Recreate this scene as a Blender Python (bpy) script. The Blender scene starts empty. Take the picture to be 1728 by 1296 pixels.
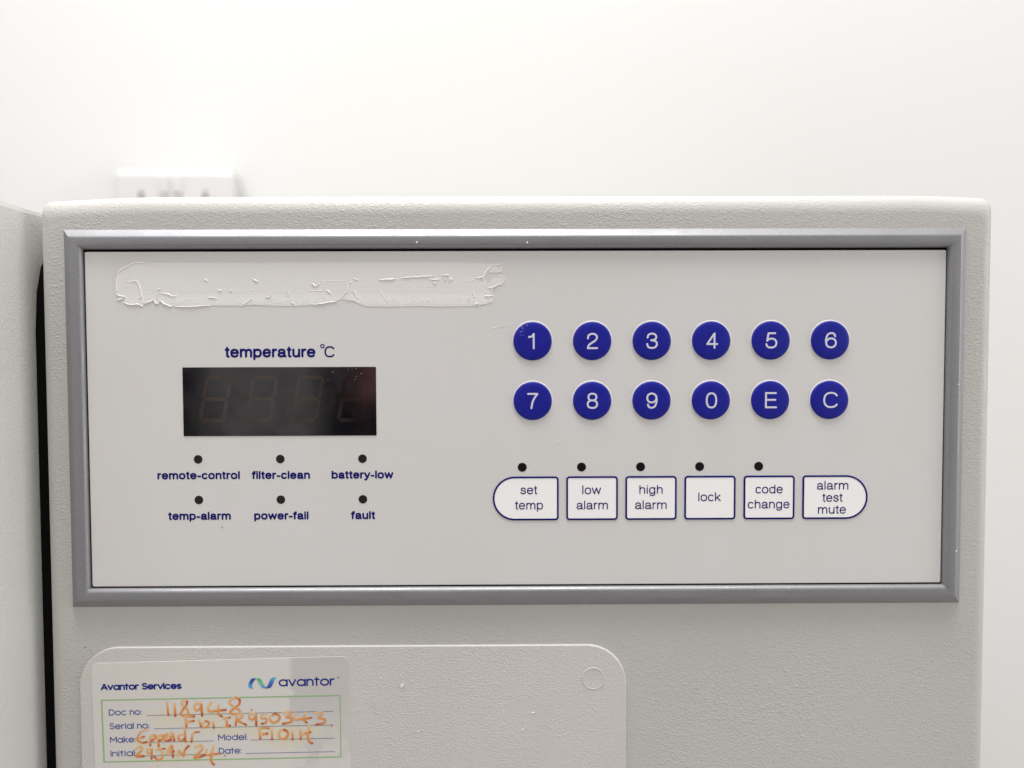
import bpy, bmesh, math, random
from mathutils import Vector, Matrix
random.seed(7)
rad = math.radians
S = bpy.context.scene
COL = S.collection
Z0 = 1.15                     # height of the control panel's centre above the floor; the panel face is the plane y = 0
MM = 0.001

# ------------------------------------------------------------------ camera
cam = bpy.data.cameras.new('camera')
cam.sensor_width = 36.0
cam.lens = 36.0 * 1250.0 / 1728.0
cam.clip_start = 0.01
cam.clip_end = 50.0
cam.dof.use_dof = True
cam.dof.focus_distance = 0.335
cam.dof.aperture_fstop = 3.9
camo = bpy.data.objects.new('camera', cam)
COL.objects.link(camo)
_p, _y, _r = -0.03595886, -0.00605073, 0.00318938
_M = Matrix.Rotation(_y, 3, 'Z') @ Matrix.Rotation(_p, 3, 'X') @ Matrix.Rotation(_r, 3, 'Y') @ Matrix.Rotation(math.pi/2, 3, 'X')
camo.matrix_world = Matrix.Translation((-0.00437, -0.33069, Z0 + 0.02763)) @ _M.to_4x4()
S.camera = camo

# ------------------------------------------------------------------ world: the light of a pale room
W = bpy.data.worlds.new('World')
S.world = W
W.use_nodes = True
wn, wl = W.node_tree.nodes, W.node_tree.links
bg = wn['Background']
def wmath(op, a, b=None):
    n = wn.new('ShaderNodeMath'); n.operation = op
    for i, v in enumerate((a, b)):
        if v is None: continue
        if isinstance(v, (int, float)): n.inputs[i].default_value = v
        else: wl.new(v, n.inputs[i])
    return n.outputs[0]
def wstep(v, a, b, lo=0.0, hi=1.0):
    n = wn.new('ShaderNodeMapRange'); n.interpolation_type = 'SMOOTHSTEP'
    wl.new(v, n.inputs[0])
    for i, x in enumerate((a, b, lo, hi)): n.inputs[i + 1].default_value = x
    return n.outputs[0]
def wmix(f, a, b):
    n = wn.new('ShaderNodeMix'); n.data_type = 'RGBA'
    wl.new(f, n.inputs[0])
    for i, v in ((6, a), (7, b)):
        if isinstance(v, tuple): n.inputs[i].default_value = (*v, 1)
        else: wl.new(v, n.inputs[i])
    return n.outputs[2]
tc = wn.new('ShaderNodeTexCoord'); sp = wn.new('ShaderNodeSeparateXYZ')
wl.new(tc.outputs['Generated'], sp.inputs[0])
dx, dy, dz = sp.outputs
room = wmix(wstep(dz, -0.5, 0.1), (0.29, 0.282, 0.27), (0.385, 0.382, 0.377))
room = wmix(wstep(dz, 0.15, 0.75), room, (0.78, 0.775, 0.765))
room = wmix(wstep(dx, 0.35, 0.85), room, (0.70, 0.695, 0.685))
behind = wstep(dy, -0.25, -0.6)
ax = wmath('DIVIDE', dx, wmath('MAXIMUM', wmath('ABSOLUTE', dy), 0.05))
az = wmath('DIVIDE', dz, wmath('MAXIMUM', wmath('ABSOLUTE', dy), 0.05))
# patches added to the world for the display's reflection: photographer, hand, pale area, dark edge
person = wmath('MULTIPLY', wmath('MULTIPLY', wstep(ax, -0.275, -0.24), wstep(ax, 0.40, 0.30)), wmath('MULTIPLY', behind, wstep(az, 0.35, 0.2)))
pale_left = wmath('MULTIPLY', wmath('MULTIPLY', wstep(ax, -0.43, -0.39), wstep(ax, -0.24, -0.275)), wmath('MULTIPLY', behind, wstep(az, -0.117, -0.108)))
side = wmath('MULTIPLY', wmath('MULTIPLY', wstep(ax, -0.6, -0.5), wstep(ax, -0.38, -0.42)), behind)
hx = wmath('SUBTRACT', wmath('ADD', ax, wmath('MULTIPLY', az, -0.12)), -0.200)
hand = wmath('MULTIPLY', wmath('MULTIPLY', wstep(hx, -0.012, 0.012), wstep(hx, 0.075, 0.04)), wmath('MULTIPLY', behind, wstep(az, -0.07, -0.045)))
room = wmix(side, room, (0.06, 0.06, 0.07))
room = wmix(person, room, (0.035, 0.033, 0.037))
room = wmix(pale_left, room, (0.95, 0.89, 0.88))
room = wmix(hand, room, (0.95, 0.45, 0.48))
wl.new(room, bg.inputs[0])
bg.inputs[1].default_value = WORLD_STRENGTH = 1.0

# ------------------------------------------------------------------ ceiling lamps
def lamp(name, loc, aim, sx, sy, power, col=(1, 0.992, 0.98)):
    l = bpy.data.lights.new(name, 'AREA'); l.shape = 'RECTANGLE'; l.size = sx; l.size_y = sy
    l.energy = power; l.color = col
    o = bpy.data.objects.new(name, l); COL.objects.link(o)
    o.location = (loc[0], loc[1], Z0 + loc[2])
    d = Vector((aim[0], aim[1], Z0 + aim[2])) - o.location
    o.rotation_euler = d.to_track_quat('-Z', 'Y').to_euler()
    return o
lamp('ceiling_lamp', (-0.25, -0.31, 2.2), (-0.15, -0.02, 0), 1.8, 0.42, 78)
lamp('ceiling_lamp', (-0.8, -1.6, 1.45), (-0.1, -0.1, 0.1), 1.4, 0.6, 7.0)
lamp('side_lamp', (1.9, -0.42, 0.25), (-0.2, -0.05, 0.0), 0.7, 1.1, 11)

S.view_settings.view_transform = 'Standard'
S.view_settings.look = 'None'
S.view_settings.exposure = 0.0
S.view_settings.gamma = 1.0
S.view_settings.use_curve_mapping = False
S.cycles.use_denoising = True
try:
    S.cycles.denoiser = 'OPENIMAGEDENOISE'
    S.cycles.denoising_prefilter = 'ACCURATE'
except Exception: pass
S.cycles.max_bounces = 8

# letter outlines (1/1000 em), measured outlines and pen strokes in millimetres from the panel centre
DATA = {'residue': [(-169.27,69.92),(-173.17,68.13),(-175.51,66.86),(-176.59,64.8),(-177.41,62.49),(-177.7,56.57),(-176.69,55.44),(-177.1,53.48),(-175.55,53.73),(-173.97,55.02),(-174.03,52.34),(-171.73,51.51),(-168.37,51.65),(-166.58,50.87),(-165.53,52.16),(-161.37,53.44),(-159.86,51.89),(-158.03,52.91),(-155.23,51.1),(-151.63,50.57),(-145.95,50.51),(-140.79,50.6),(-135.62,50.89),(-130.45,50.93),(-121.93,50.9),(-118.05,51.25),(-109.78,50.92),(-101.52,50.69),(-93.24,50.88),(-87.5,51.48),(-82.16,52.36),(-77.89,53.58),(-73.1,53.4),(-70.45,51.8),(-67.8,50.57),(-63.01,50.45),(-54.48,50.32),(-44.88,50.56),(-34.21,50.26),(-23.53,50.45),(-18.19,50.59),(-13.92,51.27),(-10.71,52.44),(-10.43,55.1),(-11.22,58.02),(-8.01,59.61),(-6.84,59.87),(-5.61,61.99),(-6.93,63.85),(-9.6,63.33),(-11.2,62.54),(-12.81,60.42),(-14.4,62.55),(-12.79,65.2),(-10.13,65.19),(-6.92,65.71),(-6.38,67.57),(-7.98,69.0),(-11.18,69.33),(-13.84,69.12),(-18.1,69.56),(-44.73,69.73),(-76.64,69.75)],'ridges': [[(-172.79,61.96),(-170.74,61.44),(-168.93,61.95),(-167.67,60.66),(-166.96,57.57),(-166.01,53.45),(-165.96,50.87)],[(-177.66,58.12),(-177.41,62.49),(-175.51,66.86),(-172.39,68.49),(-169.27,69.92),(-164.64,69.86)],[(-165.95,51.39),(-163.45,52.67),(-161.11,53.44)],[(-158.28,53.17),(-156.25,51.62),(-153.69,50.73)],[(-157.96,56.52),(-154.62,56.0),(-153.08,55.22),(-151.28,55.21)],[(-136.58,54.66),(-133.75,54.29)],[(-121.93,50.9),(-120.09,52.55),(-117.75,53.94)],[(-111.28,54.59),(-109.99,54.74),(-109.18,56.91)],[(-138.5,62.55),(-137.38,62.13)],[(-117.09,62.59),(-116.23,62.08),(-115.21,61.3)],[(-127.14,57.57),(-126.47,57.26)],[(-177.7,56.31),(-176.28,55.54),(-173.97,55.02)],[(-177.1,53.48),(-175.28,54.09)],[(-174.03,52.34),(-171.73,51.51),(-168.37,51.65),(-166.58,50.98)],[(-159.22,58.07),(-157.92,58.58)],[(-161.37,53.44),(-159.86,51.89),(-158.29,52.91)],[(-159.8,54.46),(-158.71,57.55)],[(-167.54,54.48),(-166.49,55.51)],[(-151.63,50.63),(-145.95,50.45),(-140.78,50.8),(-136.65,51.0)],[(-132.4,57.74),(-131.11,57.69)],[(-101.71,55.34),(-101.33,56.88)],[(-100.2,52.24),(-99.43,51.98)],[(-90.84,60.62),(-89.53,59.45),(-87.92,60.61)],[(-84.5,57.68),(-82.65,56.24)],[(-78.15,53.95),(-76.8,56.07),(-75.45,57.66),(-75.57,60.58)],[(-72.2,62.69),(-70.88,62.05)],[(-61.03,62.29),(-58.63,62.23),(-53.83,62.65)],[(-51.17,62.9),(-44.78,63.42),(-39.45,63.67),(-37.31,64.09)],[(-38.92,62.24),(-34.13,62.28)],[(-32.0,61.79),(-31.73,62.86)],[(-29.87,61.26),(-29.6,62.58),(-28.53,62.32)],[(-18.13,62.82),(-15.2,63.34),(-13.86,65.73),(-12.25,67.32),(-10.64,68.9)],[(-15.2,63.34),(-14.94,61.75)],[(-12.82,58.82),(-11.22,58.55),(-8.01,60.14)],[(-91.49,51.49),(-87.5,51.58),(-83.23,52.37),(-80.3,52.63)],[(-74.08,61.11),(-73.54,61.37)],[(-36.8,60.74),(-36.27,60.48)],[(-8.51,68.63),(-7.45,68.9)],[(-11.22,58.02),(-11.23,56.16)],[(-21.92,53.0),(-21.11,55.39)],[(-14.44,54.84),(-10.7,54.83)],[(-72.52,57.39),(-71.74,55.79)],[(-32.78,64.18),(-30.65,64.07)],[(-19.5,56.71),(-19.24,54.85)],[(-18.46,51.39),(-17.66,51.66)],[(-71.22,54.99),(-70.85,54.46)]],'hair': [(-166.17,50.87),(-166.31,46.74),(-166.55,42.61)],'wrinkles': [[(-79.67,60.59),(-80.4,57.41)],[(-63.98,60.02),(-62.89,62.03)],[(-62.12,58.95),(-59.76,55.76),(-57.66,52.56),(-55.54,50.7)],[(-75.23,53.14),(-72.57,53.14),(-69.92,51.8)],[(-55.49,55.75),(-54.2,52.02)],[(-48.31,54.13),(-48.18,50.94)],[(-92.75,57.44),(-85.3,57.42)],[(-86.31,61.93),(-75.13,61.9)],[(-22.41,61.24),(-18.14,62.56)],[(-7.98,69.0),(-6.38,67.57),(-6.92,65.71),(-8.79,65.29)],[(-9.6,63.33),(-6.93,63.85),(-5.61,61.99),(-6.84,59.87)]],'sticker': [(-192.67,-109.72),(-76.84,-107.13),(-76.33,-158.6),(-191.98,-157.83)],'box': [(-188.33,-126.63),(-80.63,-125.02),(-80.55,-153.34),(-187.77,-155.04)],'lines': [[(-167.88,-133.76),(-83.75,-132.3)],[(-164.85,-139.85),(-84.03,-138.62)],[(-171.58,-146.21),(-137.96,-145.64)],[(-121.52,-145.33),(-83.29,-144.71)],[(-173.13,-152.53),(-135.23,-151.62)],[(-123.85,-151.53),(-83.16,-150.92)]],'print': [('Avantor Services',(-188.55,-122.11),(-152.08,-121.71),11.8,1),('avantor',(-108.31,-120.86),(-82.88,-120.52),17.4,2),('Doc no:',(-185.14,-133.74),(-170.3,-133.46),10.9,0),('Serial no:',(-185.04,-140.05),(-166.92,-139.75),10.9,0),('Make:',(-184.86,-146.33),(-173.28,-146.11),10.9,0),('Initial:',(-184.76,-152.66),(-173.13,-152.4),10.9,0),('Model:',(-136.07,-145.53),(-122.86,-145.32),10.9,0),('Date:',(-135.86,-151.78),(-125.59,-151.56),10.9,0)],'tm': [(-81.96,-117.23),(-80.82,-117.23)],'hand': [[(-158.74,-127.64),(-158.57,-130.93),(-158.3,-133.62)],[(-155.45,-128.48),(-155.34,-131.37),(-155.15,-134.05)],[(-149.68,-126.87),(-151.79,-127.35),(-152.14,-128.91),(-150.03,-130.78),(-149.26,-132.64),(-150.9,-134.07),(-152.63,-133.36),(-151.86,-131.39),(-150.29,-129.34),(-149.68,-127.2)],[(-143.52,-128.64),(-145.33,-128.13),(-146.5,-129.77),(-145.8,-131.51),(-143.97,-130.69),(-143.4,-128.64),(-143.24,-131.03),(-143.1,-134.0)],[(-138.86,-128.09),(-140.11,-129.81),(-139.82,-131.96),(-136.1,-131.73),(-132.45,-131.34)],[(-135.44,-129.01),(-135.9,-131.9),(-135.52,-133.55),(-134.2,-134.3)],[(-150.63,-134.36),(-150.43,-136.76),(-150.31,-138.91)],[(-150.91,-134.57),(-148.68,-134.13),(-146.74,-134.31)],[(-150.35,-136.84),(-146.9,-136.37)],[(-144.47,-136.05),(-143.71,-138.78)],[(-141.77,-136.73),(-143.17,-137.96),(-142.63,-139.37),(-140.76,-138.97),(-140.04,-137.24),(-141.52,-136.48)],[(-138.29,-136.63),(-137.93,-139.65)],[(-132.03,-135.14),(-131.97,-138.94)],[(-133.4,-135.3),(-130.56,-134.94)],[(-133.31,-139.18),(-130.63,-138.62)],[(-167.73,-140.03),(-170.67,-141.17),(-172.25,-143.43),(-172.45,-145.09),(-170.37,-146.22),(-168.34,-145.94)],[(-171.95,-144.39),(-169.58,-143.45)],[(-166.74,-143.06),(-166.75,-147.48)],[(-166.67,-143.59),(-164.95,-142.78),(-164.17,-143.9),(-166.22,-145.42)],[(-163.1,-143.2),(-162.95,-147.92)],[(-163.03,-143.62),(-161.47,-142.8),(-160.86,-144.33),(-162.82,-145.44)],[(-160.54,-144.46),(-158.66,-143.52),(-159.28,-142.4),(-160.36,-143.72),(-159.83,-145.46),(-158.28,-145.18)],[(-157.4,-141.67),(-157.39,-145.06)],[(-157.35,-142.99),(-156.52,-142.17),(-155.86,-145.32)],[(-151.27,-142.62),(-153.5,-142.85),(-153.94,-144.67),(-152.13,-145.34),(-150.97,-143.98)],[(-150.99,-138.41),(-150.94,-142.12),(-150.76,-145.85)],[(-147.62,-142.48),(-148.09,-145.95)],[(-147.81,-143.59),(-146.88,-141.94),(-145.58,-141.46)],[(-173.06,-149.09),(-171.3,-147.95),(-170.51,-149.23),(-171.68,-150.88),(-173.34,-152.53),(-169.89,-152.47)],[(-166.18,-149.14),(-167.92,-149.13),(-168.12,-151.03),(-166.5,-150.79),(-166.06,-149.14),(-166.19,-151.54),(-166.27,-153.69)],[(-163.96,-149.48),(-160.31,-149.09)],[(-161.73,-149.41),(-161.35,-152.89),(-163.04,-154.29),(-165.04,-152.87)],[(-159.63,-151.58),(-158.28,-149.11),(-157.04,-147.62),(-156.77,-150.36),(-156.53,-152.93)],[(-159.12,-150.84),(-156.28,-150.36)],[(-154.3,-152.94),(-153.92,-149.96),(-151.86,-152.54),(-151.33,-149.98),(-149.42,-147.84)],[(-146.44,-148.6),(-144.07,-147.63),(-143.08,-149.0),(-144.95,-151.26),(-146.94,-153.53),(-142.05,-152.19)],[(-141.19,-149.55),(-141.72,-152.03),(-138.47,-151.8),(-135.43,-151.53)],[(-138.17,-148.2),(-139.12,-151.72),(-139.42,-154.82),(-138.23,-156.53)],[(-126.59,-125.98),(-129.63,-126.5),(-130.68,-128.3),(-128.48,-130.21),(-126.2,-131.55),(-126.39,-133.19),(-129.34,-133.26),(-130.34,-132.34),(-128.61,-130.71),(-126.31,-128.74),(-126.12,-126.6),(-127.8,-125.85)],[(-127.45,-133.6),(-128.01,-138.39)],[(-127.86,-133.93),(-125.82,-133.12),(-124.79,-134.36),(-127.08,-136.16),(-125.56,-137.12),(-123.23,-138.33)],[(-118.94,-133.74),(-121.04,-133.15),(-121.96,-134.87),(-120.68,-136.0),(-119.13,-134.97),(-118.78,-133.74),(-118.69,-138.4)],[(-113.96,-133.27),(-115.99,-133.67),(-116.22,-135.4),(-114.27,-135.42),(-114.3,-137.32),(-116.33,-137.88)],[(-110.44,-133.71),(-112.15,-134.11),(-112.5,-136.17),(-111.06,-137.29),(-108.94,-136.61),(-108.02,-134.63),(-109.62,-133.38),(-111.33,-133.87)],[(-106.54,-132.99),(-103.61,-132.35),(-103.14,-133.34),(-105.19,-134.81),(-102.76,-135.41),(-103.19,-137.05),(-106.73,-137.98)],[(-100.78,-132.94),(-101.92,-135.74),(-97.58,-135.85),(-93.84,-135.25)],[(-96.41,-132.97),(-97.18,-135.85),(-95.9,-137.39)],[(-92.36,-133.08),(-89.11,-132.68),(-88.8,-133.63),(-90.68,-135.27),(-87.93,-135.91),(-88.03,-137.56),(-91.61,-138.45)],[(-117.42,-140.06),(-117.21,-142.34),(-116.97,-144.7)],[(-117.79,-140.35),(-115.47,-139.79),(-113.12,-139.97)],[(-116.94,-142.84),(-113.81,-142.44)],[(-111.63,-140.39),(-111.66,-145.15)],[(-106.89,-140.67),(-108.28,-141.57),(-108.32,-144.05),(-106.47,-144.97),(-104.66,-143.66),(-104.63,-141.59),(-106.36,-140.67)],[(-102.52,-141.19),(-102.37,-145.25)],[(-98.78,-140.72),(-98.68,-145.02)],[(-94.62,-138.68),(-95.32,-142.48),(-95.2,-145.58),(-93.59,-147.04)],[(-98.69,-142.95),(-94.25,-141.82)]],'dots': [(-120.89,-131.5),(-84.85,-139.03),(-144.77,-141.54),(-133.33,-152.5),(-135.83,-151.65)],'logo': [(-122.07,-121.76),(-109.05,-116.41)]}
# ------------------------------------------------------------------ material helpers
def srgb(r, g, b):
    return tuple(((c/255)/12.92 if c/255 <= 0.04045 else (((c/255)+0.055)/1.055)**2.4) for c in (r, g, b))
class Mat:
    def __init__(s, name, color=(0.5, 0.5, 0.5), rough=0.5, metal=0.0, spec=0.5):
        s.m = bpy.data.materials.new(name); s.m.use_nodes = True
        s.n, s.l = s.m.node_tree.nodes, s.m.node_tree.links
        s.b = s.n['Principled BSDF']
        s.b.inputs['Base Color'].default_value = (*color, 1)
        s.b.inputs['Roughness'].default_value = rough
        s.b.inputs['Metallic'].default_value = metal
        s.b.inputs['Specular IOR Level'].default_value = spec
        s._tc = None
    def coord(s):
        if s._tc is None: s._tc = s.n.new('ShaderNodeTexCoord').outputs['Object']
        return s._tc
    def mapping(s, scale=(1, 1, 1), loc=(0, 0, 0)):
        n = s.n.new('ShaderNodeMapping'); s.l.new(s.coord(), n.inputs[0])
        n.inputs['Scale'].default_value = scale; n.inputs['Location'].default_value = loc
        return n.outputs[0]
    def noise(s, scale, detail=2, rough=0.5, vec=None, dist=0.0):
        n = s.n.new('ShaderNodeTexNoise'); s.l.new(vec or s.coord(), n.inputs['Vector'])
        n.inputs['Scale'].default_value = scale; n.inputs['Detail'].default_value = detail
        n.inputs['Roughness'].default_value = rough; n.inputs['Distortion'].default_value = dist
        return n.outputs[0]
    def math(s, op, a, b=None, c=None):
        n = s.n.new('ShaderNodeMath'); n.operation = op
        for i, v in enumerate((a, b, c)):
            if v is None: continue
            if isinstance(v, (int, float)): n.inputs[i].default_value = v
            else: s.l.new(v, n.inputs[i])
        return n.outputs[0]
    def step(s, v, a, b, lo=0.0, hi=1.0):
        n = s.n.new('ShaderNodeMapRange'); n.interpolation_type = 'SMOOTHSTEP'
        s.l.new(v, n.inputs[0])
        for i, x in enumerate((a, b, lo, hi)): n.inputs[i+1].default_value = x
        return n.outputs[0]
    def mix(s, f, a, b):
        n = s.n.new('ShaderNodeMix'); n.data_type = 'RGBA'
        if isinstance(f, (int, float)): n.inputs[0].default_value = f
        else: s.l.new(f, n.inputs[0])
        for i, v in ((6, a), (7, b)):
            if isinstance(v, tuple): n.inputs[i].default_value = (*v, 1)
            else: s.l.new(v, n.inputs[i])
        return n.outputs[2]
    def xyz(s):
        n = s.n.new('ShaderNodeSeparateXYZ'); s.l.new(s.coord(), n.inputs[0]); return n.outputs
    def bump(s, h, dist, strength=1.0, prev=None):
        n = s.n.new('ShaderNodeBump'); n.inputs['Strength'].default_value = strength
        n.inputs['Distance'].default_value = dist
        s.l.new(h, n.inputs['Height'])
        if prev: s.l.new(prev, n.inputs['Normal'])
        s.l.new(n.outputs[0], s.b.inputs['Normal']); return n.outputs[0]
    def set(s, name, v):
        if isinstance(v, (int, float)): s.b.inputs[name].default_value = v
        else: s.l.new(v, s.b.inputs[name])

def textured_paint(name, col, scale, dist):
    m = Mat(name, col, 0.42, 0, 0.4)
    c1 = m.noise(scale, 2.0, 0.55, m.mapping((0.8, 1, 1.15)), 0.35)
    c2 = m.noise(scale*2.3, 1.0, 0.5)
    amount = m.step(m.noise(14, 1, 0.5), 0.3, 0.75, 0.55, 1.15)      # the spray lies thicker in places
    h = m.math('MULTIPLY', m.math('ADD', m.math('ABSOLUTE', m.math('SUBTRACT', c1, 0.5)), m.math('MULTIPLY', c2, 0.22)), amount)
    m.bump(h, dist)
    tint = m.noise(9, 2, 0.5)
    m.set('Base Color', m.mix(m.step(tint, 0.35, 0.7), col, tuple(c*0.965 for c in col)))
    m.set('Roughness', m.step(m.noise(60, 2), 0.3, 0.7, 0.38, 0.5))
    return m.m
M_PAINT = textured_paint('textured_cabinet_paint', srgb(190, 188, 184), 590, 0.00046)
M_PLATE = textured_paint('fine_textured_plate_paint', srgb(203, 200, 196), 640, 0.00042)
M_DOOR = textured_paint('textured_door_paint', srgb(211, 210, 207), 640, 0.0006)

_m = Mat('grey_bezel_paint', srgb(140, 141, 147), 0.36, 0.5, 0.5)
_m.bump(_m.noise(1500, 2, 0.6), 0.000025)
_m.set('Base Color', _m.mix(_m.step(_m.noise(900, 2, 0.6), 0.3, 0.75), srgb(138, 138, 141), srgb(145, 145, 148)))
_m.set('Roughness', _m.step(_m.noise(45, 3), 0.3, 0.7, 0.42, 0.54))
M_BEZEL = _m.m

_m = Mat('membrane_panel', srgb(205, 201, 196), 0.38, 0, 0.35)
_m.bump(_m.noise(1300, 1, 0.5), 0.000022)
_v = _m.noise(16, 3, 0.55)
_m.set('Base Color', _m.mix(_m.step(_v, 0.3, 0.72), srgb(214, 212, 211), srgb(212, 210, 208)))
_m.set('Roughness', _m.step(_m.noise(30, 4, 0.6), 0.35, 0.65, 0.33, 0.44))
M_PANEL = _m.m

_m = Mat('blue_key_plastic', srgb(30, 34, 142), 0.4, 0, 0.3)
_m.bump(_m.noise(1500, 1, 0.5), 0.00002)
_m.set('Base Color', _m.mix(_m.step(_m.noise(300, 3), 0.3, 0.7), srgb(22, 26, 136), srgb(27, 31, 144)))
M_BLUE = _m.m
M_RIM = Mat('pale_key_rim', srgb(210, 208, 208), 0.45, 0, 0.5).m
M_NUM = Mat('pale_numeral_print', srgb(212, 211, 222), 0.4, 0, 0.4).m
M_NAVY = Mat('navy_print', srgb(20, 22, 104), 0.55, 0, 0.08).m
M_NAVYL = Mat('navy_outline_print', srgb(16, 20, 104), 0.5, 0, 0.1).m
_m = Mat('white_key_film', srgb(247, 246, 246), 0.34, 0, 0.4)
_m.bump(_m.noise(1300, 1, 0.5), 0.00002)
M_WHITE = _m.m
M_LED = Mat('dark_lamp_window', (0.012, 0.012, 0.014), 0.3, 0, 0.4).m
M_LEDK = Mat('black_lamp_window', (0.004, 0.004, 0.006), 0.35, 0, 0.3).m
def lens(name, col):
    m = Mat(name, col, 0.06, 0, 0.62)
    m.set('Roughness', m.step(m.noise(70, 4, 0.6), 0.3, 0.75, 0.05, 0.16))
    m.bump(m.noise(55, 2, 0.5), 0.00002)
    return m.m
M_LENS = lens('smoked_display_lens', (0.0045, 0.004, 0.0055))
M_SEG = lens('unlit_segment', (0.0215, 0.0130, 0.0078))
M_SEGD = lens('darker_unlit_segment', (0.0105, 0.0066, 0.0052))  # last digit: its dim reflection is put into a darker segment colour
M_GAP_SHADE = Mat('gap_shade_black', (0.004, 0.004, 0.004), 0.9, 0, 0.1).m  # black that stands in for the shade inside the gaps

_m = Mat('dried_adhesive', srgb(209, 205, 202), 0.42, 0, 0.35)
_w1 = _m.n.new('ShaderNodeTexWave'); _w1.wave_type = 'BANDS'; _w1.bands_direction = 'Z'
_m.l.new(_m.coord(), _w1.inputs[0]); _w1.inputs['Scale'].default_value = 330; _w1.inputs['Distortion'].default_value = 2.5; _w1.inputs['Detail'].default_value = 2
_w2 = _m.n.new('ShaderNodeTexWave'); _w2.wave_type = 'BANDS'; _w2.bands_direction = 'X'
_m.l.new(_m.coord(), _w2.inputs[0]); _w2.inputs['Scale'].default_value = 300; _w2.inputs['Distortion'].default_value = 1.0
_h = _m.math('ADD', _m.math('MULTIPLY', _w1.outputs['Fac'], 0.20), _m.math('MULTIPLY', _w2.outputs['Fac'], 0.06))
_h = _m.math('ADD', _h, _m.math('MULTIPLY', _m.noise(700, 3, 0.6), 0.8))
_x = _m.xyz()
_low = _m.step(_x[2], -0.004, -0.009)                                   # the torn lower half is rougher
_h = _m.math('ADD', _h, _m.math('MULTIPLY', _m.math('MULTIPLY', _m.noise(190, 4, 0.65, _m.mapping((1.6, 1, 0.55))), 4.5), _low))
_m.bump(_h, 0.00007)
_pink = _m.step(_x[0], -0.01, 0.05)
_m.set('Base Color', _m.mix(_pink, srgb(224, 222, 220), srgb(225, 222, 220)))
M_ADH = _m.m
M_ROLL = Mat('rolled_adhesive', srgb(236, 233, 228), 0.35, 0, 0.4).m
M_DUST = Mat('white_dust', srgb(232, 230, 226), 0.7).m
M_GRIT = Mat('dark_grit', srgb(96, 90, 84), 0.7).m

_m = Mat('laminated_paper', srgb(214, 209, 204), 0.3, 0, 0.45)
_x = _m.xyz()
_n = _m.noise(130, 2, 0.5)
_edge = _m.math('ADD', _x[0], _m.math('MULTIPLY', _m.math('SUBTRACT', _n, 0.5), 0.016))
_top = _m.step(_x[2], -0.0085, -0.010)                                  # sharp boundary at the top, ragged below it
_e2 = _m.mix(_top, _m.math('MULTIPLY', _x[0], 1.0), _edge)
_dark = _m.step(_e2, 0.0884, 0.0914)
_vor = _m.n.new('ShaderNodeTexVoronoi'); _m.l.new(_m.coord(), _vor.inputs[0]); _vor.inputs['Scale'].default_value = 190
_low = _m.step(_x[2], -0.012, -0.05, 0.0, 1.0)
_dark = _m.math('MULTIPLY', _dark, _m.math('SUBTRACT', 1.0, _m.math('MULTIPLY', _low, _m.step(_vor.outputs['Color'], 0.15, 0.6, 0.25, 0.85))))
_c = _m.mix(_dark, srgb(213, 209, 205), srgb(195, 191, 190))
def _halo(cx, cz, rx, rz):
    a = _m.math('DIVIDE', _m.math('SUBTRACT', _x[0], cx), rx); b = _m.math('DIVIDE', _m.math('SUBTRACT', _x[2], cz), rz)
    d = _m.math('SQRT', _m.math('ADD', _m.math('MULTIPLY', a, a), _m.math('MULTIPLY', b, b)))
    d = _m.math('ADD', d, _m.math('MULTIPLY', _m.math('SUBTRACT', _m.noise(220, 2), 0.5), 0.9))
    return _m.step(d, 1.1, 0.4, 0.0, 0.5)
_hal = _m.math('MAXIMUM', _halo(0.045, -0.025, 0.030, 0.0055), _halo(0.078, -0.031, 0.038, 0.0050))
_hal = _m.math('MAXIMUM', _hal, _halo(0.033, -0.037, 0.021, 0.0045))
_hal = _m.math('MAXIMUM', _hal, _halo(0.038, -0.043, 0.026, 0.0045))
_hal = _m.math('MAXIMUM', _hal, _halo(0.086, -0.037, 0.014, 0.0035))
_c = _m.mix(_hal, _c, srgb(214, 207, 176))
_m.set('Base Color', _c)
_m.bump(_m.noise(60, 3), 0.0001)
M_PAPER = _m.m
M_GREEN = Mat('green_frame_print', srgb(142, 186, 126), 0.4).m
M_FORM = Mat('blue_grey_form_print', srgb(78, 90, 150), 0.55, 0, 0.1).m
M_FORMB = Mat('deep_blue_form_print', srgb(30, 46, 126), 0.55, 0, 0.1).m
M_RULE = Mat('ruled_line_print', srgb(112, 120, 150), 0.4).m
_m = Mat('orange_felt_pen', srgb(214, 128, 52), 0.45)
_a = _m.n.new('ShaderNodeAttribute'); _a.attribute_name = 'ink'
_ng = _m.noise(420, 2)
_f = _m.math('ADD', _a.outputs['Fac'], _m.math('MULTIPLY', _m.math('SUBTRACT', _ng, 0.5), 0.5))
_c = _m.mix(_m.step(_f, 0.0, 0.65), srgb(224, 186, 138), srgb(218, 142, 72))
_c = _m.mix(_m.step(_f, 0.72, 1.05), _c, srgb(186, 70, 24))
_m.set('Base Color', _c)
M_PEN = _m.m
_m = Mat('printed_ribbon', (0.1, 0.2, 0.6), 0.4)
_a = _m.n.new('ShaderNodeAttribute'); _a.attribute_name = 'tone'
_m.set('Base Color', _a.outputs['Color'])
M_LOGO = _m.m

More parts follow.
